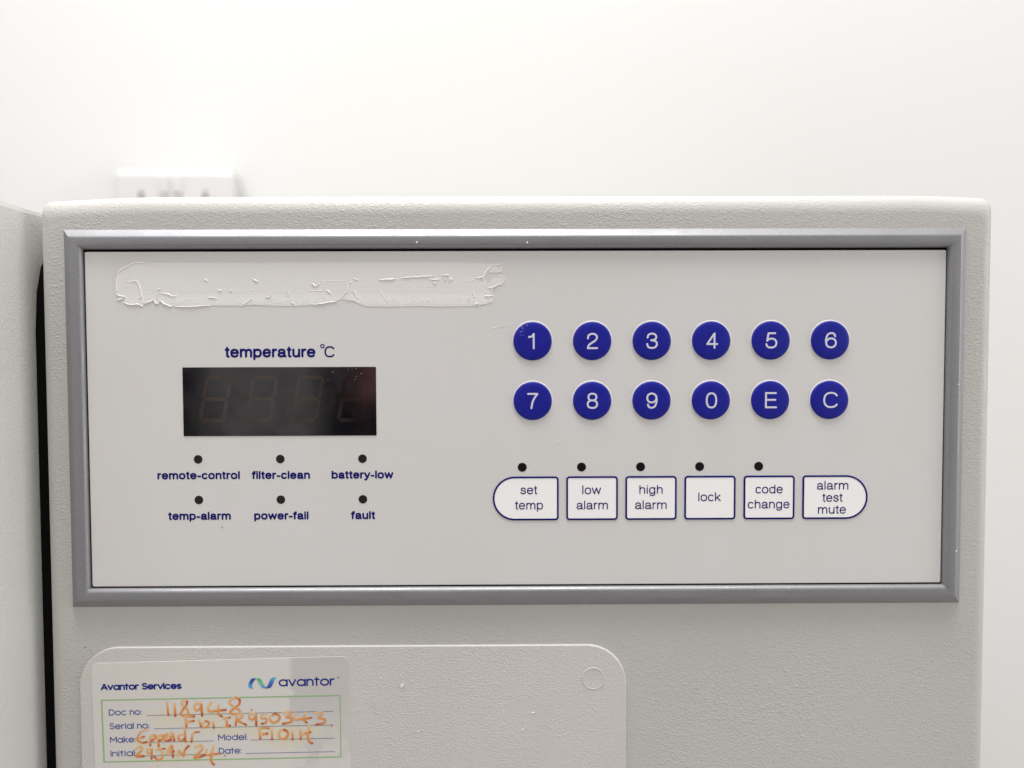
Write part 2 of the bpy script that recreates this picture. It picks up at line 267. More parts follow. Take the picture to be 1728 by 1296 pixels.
_m = Mat('white_wall_paint', srgb(244, 242, 238), 0.6, 0, 0.3)
_m.bump(_m.noise(160, 3, 0.6), 0.0002)
_m.set('Base Color', _m.mix(_m.step(_m.noise(1.6, 2), 0.3, 0.7), srgb(214, 214, 213), srgb(212, 212, 210)))
M_WALL = _m.m
_m = Mat('pale_floor_vinyl', srgb(176, 172, 166), 0.45)
_m.set('Base Color', _m.mix(_m.step(_m.noise(40, 4), 0.3, 0.7), srgb(170, 166, 160), srgb(184, 180, 174)))
M_FLOOR = _m.m
M_SOCKET = Mat('white_socket_plastic', srgb(204, 202, 202), 0.3, 0, 0.5).m
M_HOLE = Mat('socket_hole', (0.09, 0.09, 0.09), 0.6).m

# ------------------------------------------------------------------ object helpers (loc in the panel frame, metres)
WLOC = {}
def tag(o, label=None, cat=None, group=None, kind=None):
    if label: o['label'] = label
    if cat: o['category'] = cat
    if group: o['group'] = group
    if kind: o['kind'] = kind
    return o
def link(name, data, loc=(0, 0, 0), parent=None):
    o = bpy.data.objects.new(name, data); COL.objects.link(o)
    w = Vector((loc[0], loc[1], loc[2] + Z0)); WLOC[o.name] = w
    if parent is not None:
        o.parent = parent; o.location = w - WLOC[parent.name]
    else: o.location = w
    return o
def mesh(name, bm, mat, sharp=35):
    me = bpy.data.meshes.new(name)
    bmesh.ops.recalc_face_normals(bm, faces=bm.faces)
    bm.to_mesh(me); bm.free()
    if sharp is not None:
        for p in me.polygons: p.use_smooth = True
        me.set_sharp_from_angle(angle=rad(sharp))
    for m in (mat if isinstance(mat, (list, tuple)) else [mat]): me.materials.append(m)
    return me
def obj(name, bm, mat, loc=(0, 0, 0), parent=None, sharp=35):
    return link(name, mesh(name, bm, mat, sharp), loc, parent)

def rrect(x0, x1, z0, z1, r, n=8):
    """rounded rectangle outline, counter-clockwise seen from -Y; r may be one radius or (bl, br, tr, tl)"""
    rs = r if isinstance(r, (tuple, list)) else (r,)*4
    pts = []
    for (cx, cz, sx, sz, a0), q in zip(((x0, z0, 1, 1, 180), (x1, z0, -1, 1, 270), (x1, z1, -1, -1, 0), (x0, z1, 1, -1, 90)), rs):
        for k in range(n + 1):
            a = rad(a0 + 90*k/n)
            pts.append((cx + sx*q + q*math.cos(a), cz + sz*q + q*math.sin(a)))
    return pts
def loft(bm, rings, cap0=True, cap1=True, closed=True):
    """rings: lists of (x, y, z) with equal counts"""
    vs = [[bm.verts.new(p) for p in r] for r in rings]
    n = len(vs[0])
    for a, b in zip(vs, vs[1:]):
        for i in range(n if closed else n - 1):
            j = (i + 1) % n
            bm.faces.new((a[i], a[j], b[j], b[i]))
    if cap0: bm.faces.new(vs[0])
    if cap1: bm.faces.new(list(reversed(vs[-1])))
    return vs
def slab(pts, y_back, y_front, bevel=0.0, nb=3):
    """outline extruded from y_back to y_front (more negative) with a rounded front edge"""
    bm = bmesh.new()
    n = len(pts)
    def inset(d):
        out = []
        for i in range(n):
            p, a, b = Vector(pts[i]), Vector(pts[i-1]), Vector(pts[(i+1) % n])
            e1, e2 = p - a, b - p
            if e1.length < 1e-9: e1 = e2
            if e2.length < 1e-9: e2 = e1
            e1.normalize(); e2.normalize()
            nrm = Vector((-e1.y - e2.y, e1.x + e2.x)); nrm.normalize()
            c = max(0.35, nrm.dot(Vector((-e1.y, e1.x))))
            q = p + nrm*(d/c); out.append((q.x, q.y))
        return out
    rings = [[(x, y_back, z) for x, z in pts]]
    if bevel > 0:
        for k in range(nb + 1):
            t = math.pi/2*k/nb
            rings.append([(x, y_front + bevel*(1 - math.sin(t)), z) for x, z in inset(bevel*(1 - math.cos(t)))])
        rings.append([(x, y_front, z) for x, z in inset(bevel*1.25)])
    else: rings.append([(x, y_front, z) for x, z in pts])
    loft(bm, rings)
    return bm
def box_bm(x0, x1, y0, y1, z0, z1, bevel=0.0, bm=None):
    b = bm or bmesh.new()
    vs = [b.verts.new((x, y, z)) for x in (x0, x1) for y in (y0, y1) for z in (z0, z1)]
    fs = [b.faces.new([vs[i] for i in f]) for f in ((0, 1, 3, 2), (4, 6, 7, 5), (0, 4, 5, 1), (2, 3, 7, 6), (0, 2, 6, 4), (1, 5, 7, 3))]
    if bevel: bmesh.ops.bevel(b, geom=list({e for f in fs for e in f.edges}), offset=bevel, segments=3, affect='EDGES')
    return b
def catmull(pts, n=6):
    P = [Vector(p) for p in pts]
    if len(P) < 3:
        return [P[0].lerp(P[-1], k/n) for k in range(n + 1)]
    out = []
    for i in range(len(P) - 1):
        a, b, c, d = P[max(i-1, 0)], P[i], P[i+1], P[min(i+2, len(P)-1)]
        for k in range(n):
            t = k/n
            out.append(0.5*((2*b) + (c-a)*t + (2*a-5*b+4*c-d)*t*t + (3*b-a-3*c+d)*t**3))
    out.append(P[-1]); return out
def tube(bm, pts, r, flat=1.0, y=0.0, sides=8, taper=False, layer=None, jitter=0.0, ink0=0.0, cap=True):
    """a low rounded ridge along 2D points (x, z) lying on the plane y, its height r*flat; rounded ends"""
    n = len(pts)
    if n < 2: return
    P = [Vector(p) for p in pts]
    L = [0.0]
    for a, b in zip(P, P[1:]): L.append(L[-1] + (b - a).length)
    tot = max(L[-1], 1e-9)
    st = []
    T = [((P[min(i+1, n-1)] - P[max(i-1, 0)]).normalized() if (P[min(i+1, n-1)] - P[max(i-1, 0)]).length > 1e-9 else Vector((1, 0))) for i in range(n)]
    if cap:
        for k in (3, 2, 1):
            a = math.pi/2*k/3*0.97; st.append((P[0] - T[0]*r*math.sin(a), T[0], r*math.cos(a), 0.0))
    for i in range(n):
        rr = r
        if taper:
            u = L[i]/tot; rr = r*(0.35 + 0.65*math.sin(math.pi*min(max(u, 0.02), 0.98))**0.6)
        if jitter: rr *= 1 + random.uniform(-jitter, jitter)
        st.append((P[i], T[i], rr, L[i]/tot))
    if cap:
        for k in (1, 2, 3):
            a = math.pi/2*k/3*0.97; st.append((P[-1] + T[-1]*r*math.sin(a), T[-1], r*math.cos(a), 1.0))
    prev = None
    for p, t, rr, u in st:
        nx, nz = -t.y, t.x
        ring = []
        for k in range(sides):
            a = 2*math.pi*k/sides
            c, s = math.cos(a)*rr, math.sin(a)*rr*flat
            v = bm.verts.new((p.x + nx*c, y - s, p.y + nz*c)); ring.append(v)
            if layer is not None: v[layer] = u
        if prev:
            for k in range(sides):
                bm.faces.new((prev[k], prev[(k+1) % sides], ring[(k+1) % sides], ring[k]))
        else: bm.faces.new(ring)
        prev = ring
    bm.faces.new(list(reversed(prev)))

# ------------------------------------------------------------------ lettering
def sarc(cx, cy, rx, ry, a0=0, a1=360, n=28, e=2.35):
    """arc of a slightly squared ellipse"""
    out = []
    for k in range(n + 1):
        a = rad(a0 + (a1 - a0)*k/n); c, s = math.cos(a), math.sin(a)
        out.append((cx + rx*math.copysign(abs(c)**(2/e), c), cy + ry*math.copysign(abs(s)**(2/e), s)))
    return out
def cv(*p): return [tuple(q) for q in catmull(p, 6)]
X = 0.73
N_ARCH = lambda w: cv((0, 0.36), (0.03, 0.56), (0.12, 0.69), (0.26*w/0.47, X), (w*0.88, 0.66), (w, 0.5), (w, 0.3), (w, 0.0))
SIX = [cv((0.49, 0.77), (0.43, 0.94), (0.28, 1.0), (0.10, 0.90), (0.01, 0.62), (0.0, 0.40), (0.06, 0.12), (0.26, 0.0), (0.46, 0.09), (0.53, 0.32), (0.46, 0.54), (0.28, 0.63), (0.10, 0.55), (0.01, 0.38))]
SANS = {   # strokes of a neutral grotesque, cap height 1: (strokes, width, space before, space after)
 'a': ([cv((0.03, 0.52), (0.08, 0.67), (0.25, X), (0.42, 0.67), (0.465, 0.54), (0.465, 0.30), (0.47, 0.08), (0.50, 0.01), (0.55, 0.01)), cv((0.46, 0.44), (0.40, 0.395), (0.20, 0.365), (0.05, 0.30), (0.0, 0.18), (0.05, 0.05), (0.19, 0.0), (0.35, 0.05), (0.45, 0.18), (0.465, 0.30))], 0.53, .05, .03),
 'b': ([[(0, 1), (0, 0)], sarc(0.265, 0.365, 0.265, 0.365)], 0.53, .09, .05),
 'c': ([sarc(0.25, 0.365, 0.25, 0.365, 42, 318)], 0.48, .05, .04),
 'd': ([[(0.53, 1), (0.53, 0)], sarc(0.265, 0.365, 0.265, 0.365)], 0.53, .05, .09),
 'e': ([[(0.01, 0.385), (0.53, 0.385)], sarc(0.265, 0.365, 0.265, 0.365, 4, 322)], 0.53, .05, .05),
 'f': ([cv((0.25, 0.99), (0.16, 0.99), (0.10, 0.92), (0.09, 0.75), (0.09, 0.4), (0.09, 0.0)), [(-0.02, X), (0.24, X)]], 0.23, .02, .02),
 'g': ([cv((0.51, X), (0.51, 0.3), (0.51, -0.06), (0.45, -0.22), (0.27, -0.28), (0.10, -0.24), (0.03, -0.13)), sarc(0.255, 0.365, 0.255, 0.365)], 0.51, .05, .09),
 'h': ([[(0, 1), (0, 0)], N_ARCH(0.47)], 0.47, .09, .085),
 'i': ([[(0, X), (0, 0)], [(0, 0.97), (0, 1.0)]], 0.0, .09, .09),
 'k': ([[(0, 1), (0, 0)], [(0.45, X), (0.01, 0.26)], [(0.16, 0.42), (0.48, 0)]], 0.48, .09, .02),
 'l': ([[(0, 1), (0, 0)]], 0.0, .09, .09),
 'm': ([[(0, X), (0, 0)], N_ARCH(0.42), [(x + 0.42, y) for x, y in N_ARCH(0.42)]], 0.84, .09, .085),
 'n': ([[(0, X), (0, 0)], N_ARCH(0.47)], 0.47, .09, .085),
 'o': ([sarc(0.275, 0.365, 0.275, 0.365)], 0.55, .05, .05),
 'p': ([[(0, X), (0, -0.28)], sarc(0.265, 0.365, 0.265, 0.365)], 0.53, .09, .05),
 'r': ([[(0, X), (0, 0)], cv((0, 0.36), (0.02, 0.53), (0.10, 0.68), (0.25, X - 0.005))], 0.24, .09, .02),
 's': ([cv((0.44, 0.55), (0.38, 0.69), (0.23, X), (0.08, 0.68), (0.03, 0.55), (0.10, 0.44), (0.25, 0.38), (0.40, 0.31), (0.465, 0.19), (0.38, 0.05), (0.23, 0.0), (0.06, 0.06), (0.0, 0.19))], 0.47, .05, .04),
 't': ([cv((0.10, 0.93), (0.10, 0.5), (0.10, 0.14), (0.13, 0.02), (0.22, 0.0)), [(-0.01, X), (0.22, X)]], 0.22, .03, .03),
 'u': ([[(0.47, X), (0.47, 0)], [(0.47 - x, X - y) for x, y in N_ARCH(0.47)]], 0.47, .085, .09),
 'w': ([[(0, X), (0.205, 0)], [(0.205, 0), (0.42, X)], [(0.42, X), (0.635, 0)], [(0.635, 0), (0.84, X)]], 0.84, .01, .01),
 'y': ([[(0, X), (0.255, 0.01)], cv((0.51, X), (0.38, 0.36), (0.25, -0.01), (0.19, -0.18), (0.12, -0.27), (0.01, -0.27))], 0.51, .01, .01),
 '-': ([[(0, 0.32), (0.25, 0.32)]], 0.25, .05, .05),
 '0': ([sarc(0.265, 0.5, 0.265, 0.5)], 0.53, .05, .05),
 '1': ([cv((0.0, 0.79), (0.12, 0.81), (0.21, 0.88), (0.255, 1.0)), [(0.265, 1.0), (0.265, 0.0)]], 0.265, .05, .09),
 '2': ([cv((0.01, 0.68), (0.06, 0.90), (0.26, 1.0), (0.46, 0.92), (0.52, 0.73), (0.43, 0.53), (0.22, 0.36), (0.06, 0.20), (0.0, 0.0)), [(0.0, 0.0), (0.53, 0.0)]], 0.53, .05, .05),
 '3': ([cv((0.02, 0.72), (0.08, 0.92), (0.26, 1.0), (0.44, 0.92), (0.49, 0.75), (0.42, 0.59), (0.22, 0.535)), cv((0.22, 0.535), (0.44, 0.47), (0.53, 0.28), (0.45, 0.07), (0.25, 0.0), (0.06, 0.07), (0.0, 0.27))], 0.53, .05, .05),
 '4': ([[(0.41, 0), (0.41, 1)], [(0.41, 1), (0.0, 0.26)], [(0.0, 0.26), (0.56, 0.26)]], 0.56, .05, .05),
 '5': ([[(0.46, 1), (0.11, 1)], [(0.11, 1), (0.04, 0.47)], cv((0.04, 0.47), (0.12, 0.57), (0.28, 0.63), (0.46, 0.54), (0.53, 0.32), (0.45, 0.08), (0.24, 0.0), (0.06, 0.07), (0.0, 0.24))], 0.53, .05, .05),
 '6': (SIX, 0.53, .05, .05),
 '7': ([[(0, 1), (0.53, 1)], cv((0.53, 1.0), (0.37, 0.72), (0.25, 0.40), (0.19, 0.0))], 0.53, .05, .05),
 '8': ([sarc(0.265, 0.765, 0.225, 0.235), sarc(0.265, 0.265, 0.265, 0.265)], 0.53, .05, .05),
 '9': ([[(0.53 - x, 1 - y) for x, y in l] for l in SIX], 0.53, .05, .05),
 'E': ([[(0.59, 1), (0, 1)], [(0, 1), (0, 0)], [(0, 0), (0.61, 0)], [(0, 0.525), (0.56, 0.525)]], 0.61, .09, .05),
 'C': ([sarc(0.38, 0.5, 0.38, 0.5, 36, 324, 34)], 0.75, .05, .05),
}
def text_mesh(body, mat, x0, x1, cap, w, name='caption', align_z=0.0, tight=0.8):
    """printed lettering whose ink spans x0..x1; cap height and stroke width in metres"""
    pen, S_ = 0.0, []
    for k, ch in enumerate(body):
        st, wd, lb, rb = SANS[ch]
        if k: pen += lb*tight
        for l in st: S_.append([(x + pen, y) for x, y in l])
        pen += wd + rb*tight + w/cap
    xs = [x for l in S_ for x, y in l]; a, c = min(xs), max(xs)
    sx = (x1 - x0 - w)/(c - a)
    bm = bmesh.new()
    for l in S_:
        pts = [(x0 + w/2 + (x - a)*sx, align_z + w/2 + y*(cap - w)) for x, y in l]
        tube(bm, pts, w/2, 0.05, 0.0, 8)
    return mesh(name, bm, mat, 60)

def arc(cx, cy, rx, ry, a0, a1, n=12):
    return [(cx + rx*math.cos(rad(a0 + (a1-a0)*k/n)), cy + ry*math.sin(rad(a0 + (a1-a0)*k/n))) for k in range(n+1)]
XH = 0.74; B = XH/2
GLYPH = {   # strokes of a geometric sans, cap height 1; (strokes, advance)
 'a': ([arc(B, B, B, B, 0, 360, 22), [(XH, XH), (XH, 0)]], XH),
 'o': ([arc(B, B, B, B, 0, 360, 22)], XH),
 'c': ([arc(B, B, B, B, 48, 312, 18)], XH*0.9),
 'e': ([[(0, B), (XH, B)] , arc(B, B, B, B, 0, 318, 20)], XH),
 'd': ([arc(B, B, B, B, 0, 360, 22), [(XH, 1.05), (XH, 0)]], XH),
 'n': ([[(0, XH), (0, 0)], arc(0.28, XH-0.28, 0.28, 0.28, 180, 0, 10) + [(0.56, 0)]], 0.56),
 'r': ([[(0, XH), (0, 0)], arc(0.28, XH-0.30, 0.28, 0.30, 180, 75, 8)], 0.36),
 't': ([[(0.17, 0.95), (0.17, 0)], [(0, XH), (0.38, XH)]], 0.38),
 'v': ([[(0, XH), (0.31, 0.0), (0.62, XH)]], 0.62),
 'i': ([[(0, XH), (0, 0)], [(0, 0.97), (0, 0.99)]], 0.0),
 'l': ([[(0, 1.05), (0, 0)]], 0.0),
 'k': ([[(0, 1.05), (0, 0)], [(0.46, XH), (0.02, 0.30)], [(0.17, 0.42), (0.50, 0)]], 0.50),
 's': ([arc(0.24, XH-0.18, 0.22, 0.18, 35, 250, 10) + arc(0.24, 0.18, 0.24, 0.18, 80, -150, 10)], 0.48),
 'S': ([arc(0.32, 0.75, 0.28, 0.25, 35, 255, 12) + arc(0.32, 0.26, 0.31, 0.26, 85, -150, 12)], 0.63),
 'A': ([[(0, 0), (0.40, 1), (0.80, 0)], [(0.14, 0.30), (0.66, 0.30)]], 0.80),
 'D': ([[(0, 0), (0, 1), (0.27, 1)] + arc(0.27, 0.5, 0.5, 0.5, 90, -90, 14) + [(0, 0)]], 0.77),
 'M': ([[(0, 0), (0, 1), (0.44, 0.33), (0.88, 1), (0.88, 0)]], 0.88),
 'I': ([[(0, 0), (0, 1)]], 0.0),
 'T': ([[(0, 1), (0.7, 1)], [(0.35, 1), (0.35, 0)]], 0.7),
 ':': ([[(0, 0.05), (0, 0.06)], [(0, 0.60), (0, 0.61)]], 0.0),
}
def stroke_text(bm, s, p0, p1, cap, w, y, gap=0.27, space=0.42):
    """lettering from p0 to p1 (baseline ends, mm), cap height and stroke width in mm"""
    x = 0.0; strokes = []
    for ch in s:
        if ch == ' ': x += space; continue
        st, adv = GLYPH[ch]
        for l in st: strokes.append([(a + x, b) for a, b in l])
        x += adv + gap
    tot = x - gap
    P0, P1 = Vector(p0), Vector(p1); d = (P1 - P0); Lr = d.length - w; d.normalize(); nrm = Vector((-d.y, d.x))
    kx = Lr/tot
    for l in strokes:
        pts = [(P0 + d*(w/2 + a*kx) + nrm*(w/2 + b*(cap - w)))*MM for a, b in l]
        run = [pts[0]]
        for q, p, n in zip(pts, pts[1:], pts[2:] + [None]):
            run.append(p)
            if n is None or (p - q).angle(n - p, 0) > 0.6: tube(bm, run, w/2*MM, 0.05, y, 8); run = [p]

# ------------------------------------------------------------------ the room's own surfaces
tag(obj('wall', box_bm(-2.6, 2.6, 0.55, 0.65, -Z0, 1.9), M_WALL, (0, 0, 0), None, None), kind='structure')
tag(obj('floor', box_bm(-2.6, 2.6, -2.6, 0.55, -Z0 - 0.05, -Z0), M_FLOOR, (0, 0, 0), None, None), kind='structure')

# ------------------------------------------------------------------ control housing of the freezer
unit = tag(link('control_cabinet', None, (0, 0.22, -Z0)),
           'pale grey textured cabinet with keypad and dark display in a grey bezel', 'cabinet')
HY = 0.0012                                        # front plane of the housing
def housing():
    bm = bmesh.new()
    x0, x1, z0, z1 = -0.2132, 0.2148, -Z0, 0.1003
    def outline(a, b, c, d, r):                    # the top edge is slightly crowned and drops towards its corners
        p = rrect(a, b, c, d, (0.0005, 0.0005, r, r), 6)
        k = 21; top = [(p[20][0] + (p[21][0] - p[20][0])*i/40, d) for i in range(1, 40)]
        p = p[:21] + top + p[21:]
        def drop(x): return 0.0022*max(0, (-0.160 - x)/0.052)**1.5 + 0.0014*max(0, (x - 0.175)/0.039)**1.6
        return [(x, z - (drop(x) if z > 0.05 else 0)) for x, z in p]
    rings = []
    prof = [(1.06, 0.0)] + [(1 - math.sin(rad(t)), 1 - math.cos(rad(t))) for t in (0, 8, 16, 25, 35, 45, 55, 65, 75, 83, 90)]
    for ins, dep in prof:
        ix, iz, dy = 0.0065*ins, 0.0085*ins, 0.0065*dep
        r = max(0.0035 - 0.004*min(ins, 1)*0.4, 0.001)
        rings.append([(x, HY + dy, z) for x, z in outline(x0 + ix, x1 - ix, z0, z1 - iz, r + 0.0012)])
    rings.append([(x, 0.44, z) for x, z in outline(x0, x1, z0, z1, 0.0047)])
    loft(bm, rings)
    return bm
obj('housing', housing(), M_PAINT, (0, 0, 0), unit, 50)

# bezel: one profile swept round the panel with mitred corners
def bezel():
    bm = bmesh.new()
    X0, X1, Z_0, Z1 = -200.85, 200.6, -84.35, 84.8
    prof = [(0.0, 5.0), (0.0, 1.1), (0.1, 0.92), (0.45, 0.6), (3.2, -1.72), (3.6, -1.98), (4.1, -2.05), (6.9, -2.05), (7.5, -1.95), (8.05, -1.62), (8.5, -1.05), (8.8, -0.3), (8.85, 1.6)]
    rings = []
    for i, y in prof:
        c = [(X0+i, Z_0+i), (X1-i, Z_0+i), (X1-i, Z1-i), (X0+i, Z1-i)]
        ring = []
        for k in range(4):
            a, b = Vector(c[k]), Vector(c[(k+1) % 4])
            for t in (0.0, 0.004, 0.25, 0.5, 0.75, 0.996):
                q = a.lerp(b, t); ring.append((q.x*MM, y*MM, q.y*MM))
        rings.append(ring)
    loft(bm, rings, False, False)
    return bm
obj('bezel', bezel(), M_BEZEL, (0, 0, 0), unit, 32)

# membrane panel
panel = obj('front_panel', slab(rrect(-0.1913, 0.1913, -0.07483, 0.07483, 0.0006, 2), 0.0009, 0.0, 0.0002, 2), M_PANEL, (0, 0, 0), unit)
PY = -0.00006                                      # printing lies just proud of the film
def caption(s, x0, x1, z, cap, w, parent=panel, mat=M_NAVY, y=PY, name='caption'):
    return link(name, text_mesh(s, mat, x0*MM, x1*MM, cap*MM, w*MM, name, 0.0, 0.4), (0, y, z*MM), parent)
caption('temperature', -130.15, -89.81, 27.9, 5.1, 1.0)
caption('C', -85.84, -81.41, 27.9, 5.0, 0.70)
bm = bmesh.new()
rg = [[(-86.69 + r*math.cos(2*math.pi*k/28), 32.92 + r*math.sin(2*math.pi*k/28)) for k in range(28)] for r in (0.98, 0.52)]
loft(bm, [[(x*MM, PY, z*MM) for x, z in r] for r in rg], False, False)
obj('degree_ring', bm, M_NAVY, (0, 0, 0), panel, None)

obj('gap_shade_backing', slab(rrect(-0.1925, 0.1925, -0.0763, 0.0765, 0.0006, 2), 0.0013, 0.0007), M_GAP_SHADE, (0, 0, 0), unit)  # added dark sheet, paints the shade in the slit between bezel and panel

# display
disp = obj('display', slab(rrect(-0.14905, -0.0630, -0.0071, 0.02362, 0.0003, 2), 0.0004, -0.00018, 0.0001, 2), M_LENS, (0, 0, 0), unit)
tag(disp, 'dark unlit seven segment display window')
def digit_bm():
    bm = bmesh.new()
    sh = 0.18
    def seg(pts): 
        b = [bm.verts.new(((x + sh*z)*MM, -0.00003, z*MM)) for x, z in pts]; bm.faces.new(b)
    w, h, t, g = 5.2, 9.6, 1.8, 0.15
    def horiz(z): 
        seg([(-w+g+t/2, z-t/2), (w-g-t/2, z-t/2), (w-g, z), (w-g-t/2, z+t/2), (-w+g+t/2, z+t/2), (-w+g, z)])
    def vert(x, a, b):
        seg([(x-t/2, a+g+t/2), (x, a+g), (x+t/2, a+g+t/2), (x+t/2, b-g-t/2), (x, b-g), (x-t/2, b-g-t/2)])
    for z in (-h, 0, h): horiz(z)
    for x in (-w, w): vert(x, 0, h); vert(x, -h, 0)
    return bm
dm = mesh('digit', digit_bm(), M_SEG, None)
dd = dm.copy(); dd.materials.clear(); dd.materials.append(M_SEGD)
for x in (-134.6, -113.9, -93.5, -73.0):
    link('digit', dd if x > -80 else dm, (x*MM, -0.00018, 9.4*MM), disp)

# dark lamp windows with their captions
def disc_bm(r, y0, y1, bev, n=40):
    return slab([(r*math.cos(2*math.pi*k/n), r*math.sin(2*math.pi*k/n)) for k in range(n)], y0, y1, bev, 3)
led = mesh('indicator_lamp', disc_bm(0.00193, 0.0002, -0.00008, 0.00004), M_LED)
for (x, z, s, a, b, zb) in ((-142.83, -17.5, 'remote-control', -161.13, -124.33, -26.5), (-106.17, -17.5, 'filter-clean', -119.04, -92.97, -26.5),
                            (-69.43, -17.5, 'battery-low', -83.33, -55.66, -26.5), (-142.83, -35.78, 'temp-alarm', -156.71, -128.66, -44.8),
                            (-106.17, -35.78, 'power-fail', -118.22, -93.87, -44.8), (-69.43, -35.78, 'fault', -74.92, -64.0, -44.8)):
    p = tag(link('indicator_lamp', led, (x*MM, 0, z*MM), unit), 'dark round lamp window above the words ' + s)
    caption(s, a, b, zb, 3.7, 0.80, p)
ledk = mesh('indicator_lamp', disc_bm(0.00202, 0.0002, -0.00008, 0.00004), M_LEDK)
for x, s in ((2.11, 'set temp'), (28.72, 'low alarm'), (55.25, 'high alarm'), (81.8, 'lock'), (108.36, 'code change')):
    tag(link('indicator_lamp', ledk, (x*MM, 0, -21.65*MM), unit), 'black round lamp window above the ' + s + ' key')

# number keys
def key_bm():
    bm = bmesh.new(); n = 56
    rings = []
    R = 0.00856
    for r, y in ((R, -0.00016), (R, -0.00040), (R - 0.00006, -0.00052), (R - 0.0003, -0.00068), (R - 0.0009, -0.00082), (R - 0.0022, -0.00092), (R*0.4, -0.00097)):
        rings.append([(r*math.cos(2*math.pi*k/n), y, r*math.sin(2*math.pi*k/n)) for k in range(n)])
    loft(bm, rings); return bm
def rim_bm():
    bm = bmesh.new(); n = 56
    rings = [[(r*math.cos(2*math.pi*k/n), y, r*math.sin(2*math.pi*k/n)) for k in range(n)]
             for r, y in ((0.0092, 0.00004), (0.00905, -0.00008), (0.00888, -0.00018), (0.0087, -0.00022), (0.0085, -0.0002))]
    loft(bm, rings, False, False); return bm
km, rm = mesh('number_key', key_bm(), M_BLUE), mesh('key_rim', rim_bm(), M_RIM, None)
DIG = {'1': (-7.6, 3.4), '2': (-9.3, 9.5), '3': (-9.7, 9.9), '4': (-9.0, 10.9), '5': (-9.6, 10.4), '6': (-9.6, 10.4), '7': (-9.4, 9.4), '8': (-9.3, 9.6), '9': (-9.3, 9.8), '0': (-9.2, 10.0), 'E': (-9.5, 10.9), 'C': (-11.2, 13.1)}
NY = -0.00099
for j, row in enumerate(('123456', '7890EC')):
    for i, ch in enumerate(row):
        c = (0.00685 + 0.02657*i, 0, 0.03479 - 0.02667*j)
        k = tag(link('number_key', km, c, unit), 'round blue key marked ' + ch)
        link('key_rim', rm, c, k)
        a, b = (v*0.2646 for v in DIG[ch])
        me = text_mesh(ch, M_NUM, a*MM, b*MM, 7.2*MM, 0.82*MM, 'numeral')
        link('numeral', me, (c[0], NY, c[2] - 0.0036), k)

# function keys
def fkey(words, x0, x1, z0, z1, shape, lines):
    r, h = 1.55, (z1 - z0)/2
    rs = {'box': (r,)*4, 'left': (h - 0.01, r, r, h - 0.01), 'right': (r, h - 0.01, h - 0.01, r)}[shape]
    o = [(x*MM, z*MM) for x, z in rrect(x0, x1, z0, z1, rs, 14)]
    t = 0.80
    ri = tuple(max(v - t, 0.3) for v in rs)
    i_ = [(x*MM, z*MM) for x, z in rrect(x0 + t, x1 - t, z0 + t, z1 - t, ri, 14)]
    cx, cz = (x0 + x1)/2*MM, (z0 + z1)/2*MM
    k = obj('function_key', slab([(x - cx, z - cz) for x, z in o], 0.0003, -0.00024, 0.00016, 3), M_WHITE, (cx, 0, cz), unit)
    tag(k, 'white blue edged key marked ' + words)
    bm = bmesh.new()
    a = [[(x - cx, y, z - cz) for x, z in L] for L, y in ((o, -0.00004), (o, -0.00024), (i_, -0.00033), (i_, -0.0002))]
    loft(bm, a, False, False)
    obj('key_outline', bm, M_NAVYL, (cx, 0, cz), k, 40)
    for s, a, b, z, in lines:
        me = text_mesh(s, M_NAVY, a*MM - cx, b*MM - cx, 4.0*MM, 0.50*MM, 'caption')
        link('caption', me, (cx, -0.00030, z*MM), k)
FZ0, FZ1 = -45.62, -25.78
fkey('set temp', -11.18, 18.43, FZ0, FZ1, 'left', [('set', 1.27, 8.82, -33.8), ('temp', -1.23, 11.39, -40.7)])
fkey('low alarm', 21.83, 45.03, FZ0, FZ1, 'box', [('low', 29.05, 37.49, -33.9), ('alarm', 26.47, 40.56, -40.75)])
fkey('high alarm', 48.39, 71.5, FZ0, FZ1, 'box', [('high', 54.7, 65.17, -33.85), ('alarm', 52.77, 66.99, -40.75)])
fkey('lock', 74.94, 98.0, FZ0, FZ1, 'box', [('lock', 81.22, 91.31, -37.3)])
fkey('code change', 101.6, 124.62, FZ0, FZ1, 'box', [('code', 106.95, 119.23, -33.9), ('change', 103.54, 122.4, -40.7)])
fkey('alarm test mute', 128.12, 157.59, FZ0, FZ1, 'right', [('alarm', 134.63, 148.82, -32.3), ('test', 137.1, 146.27, -37.8), ('mute', 135.21, 147.84, -43.2)])

# ------------------------------------------------------------------ torn adhesive left by a removed strip
RC = (-0.09, 0, 0.0605)
def adhesive():
    pts = [(x*MM - RC[0], z*MM - RC[2]) for x, z in DATA['residue']]
    q = []
    for a, b in zip(pts, pts[1:] + pts[:1]):       # break long straight runs and nibble the edge a little
        L = math.dist(a, b); n = max(1, int(L/0.0016))
        for k in range(n):
            t = k/n; j = 0.00012 if 0 < k else 0.0
            q.append((a[0] + (b[0]-a[0])*t + random.uniform(-j, j), a[1] + (b[1]-a[1])*t + random.uniform(-j, j)*(0.25 if a[1] > 0.005 else 1)))
    from mathutils.geometry import tessellate_polygon
    bm = bmesh.new()
    f = [bm.verts.new((x, -0.00012, z)) for x, z in q]; bk = [bm.verts.new((x, 0.0001, z)) for x, z in q]
    for i in range(len(q)):
        j = (i+1) % len(q); bm.faces.new((f[i], f[j], bk[j], bk[i]))
    for t in tessellate_polygon([[Vector((x, z, 0)) for x, z in q]]):
        try: bm.faces.new([f[i] for i in t])
        except ValueError: pass
    return bm
res = tag(obj('adhesive_residue', adhesive(), M_ADH, RC, panel, None), 'torn pale adhesive strip left on the panel')
bm = bmesh.new()
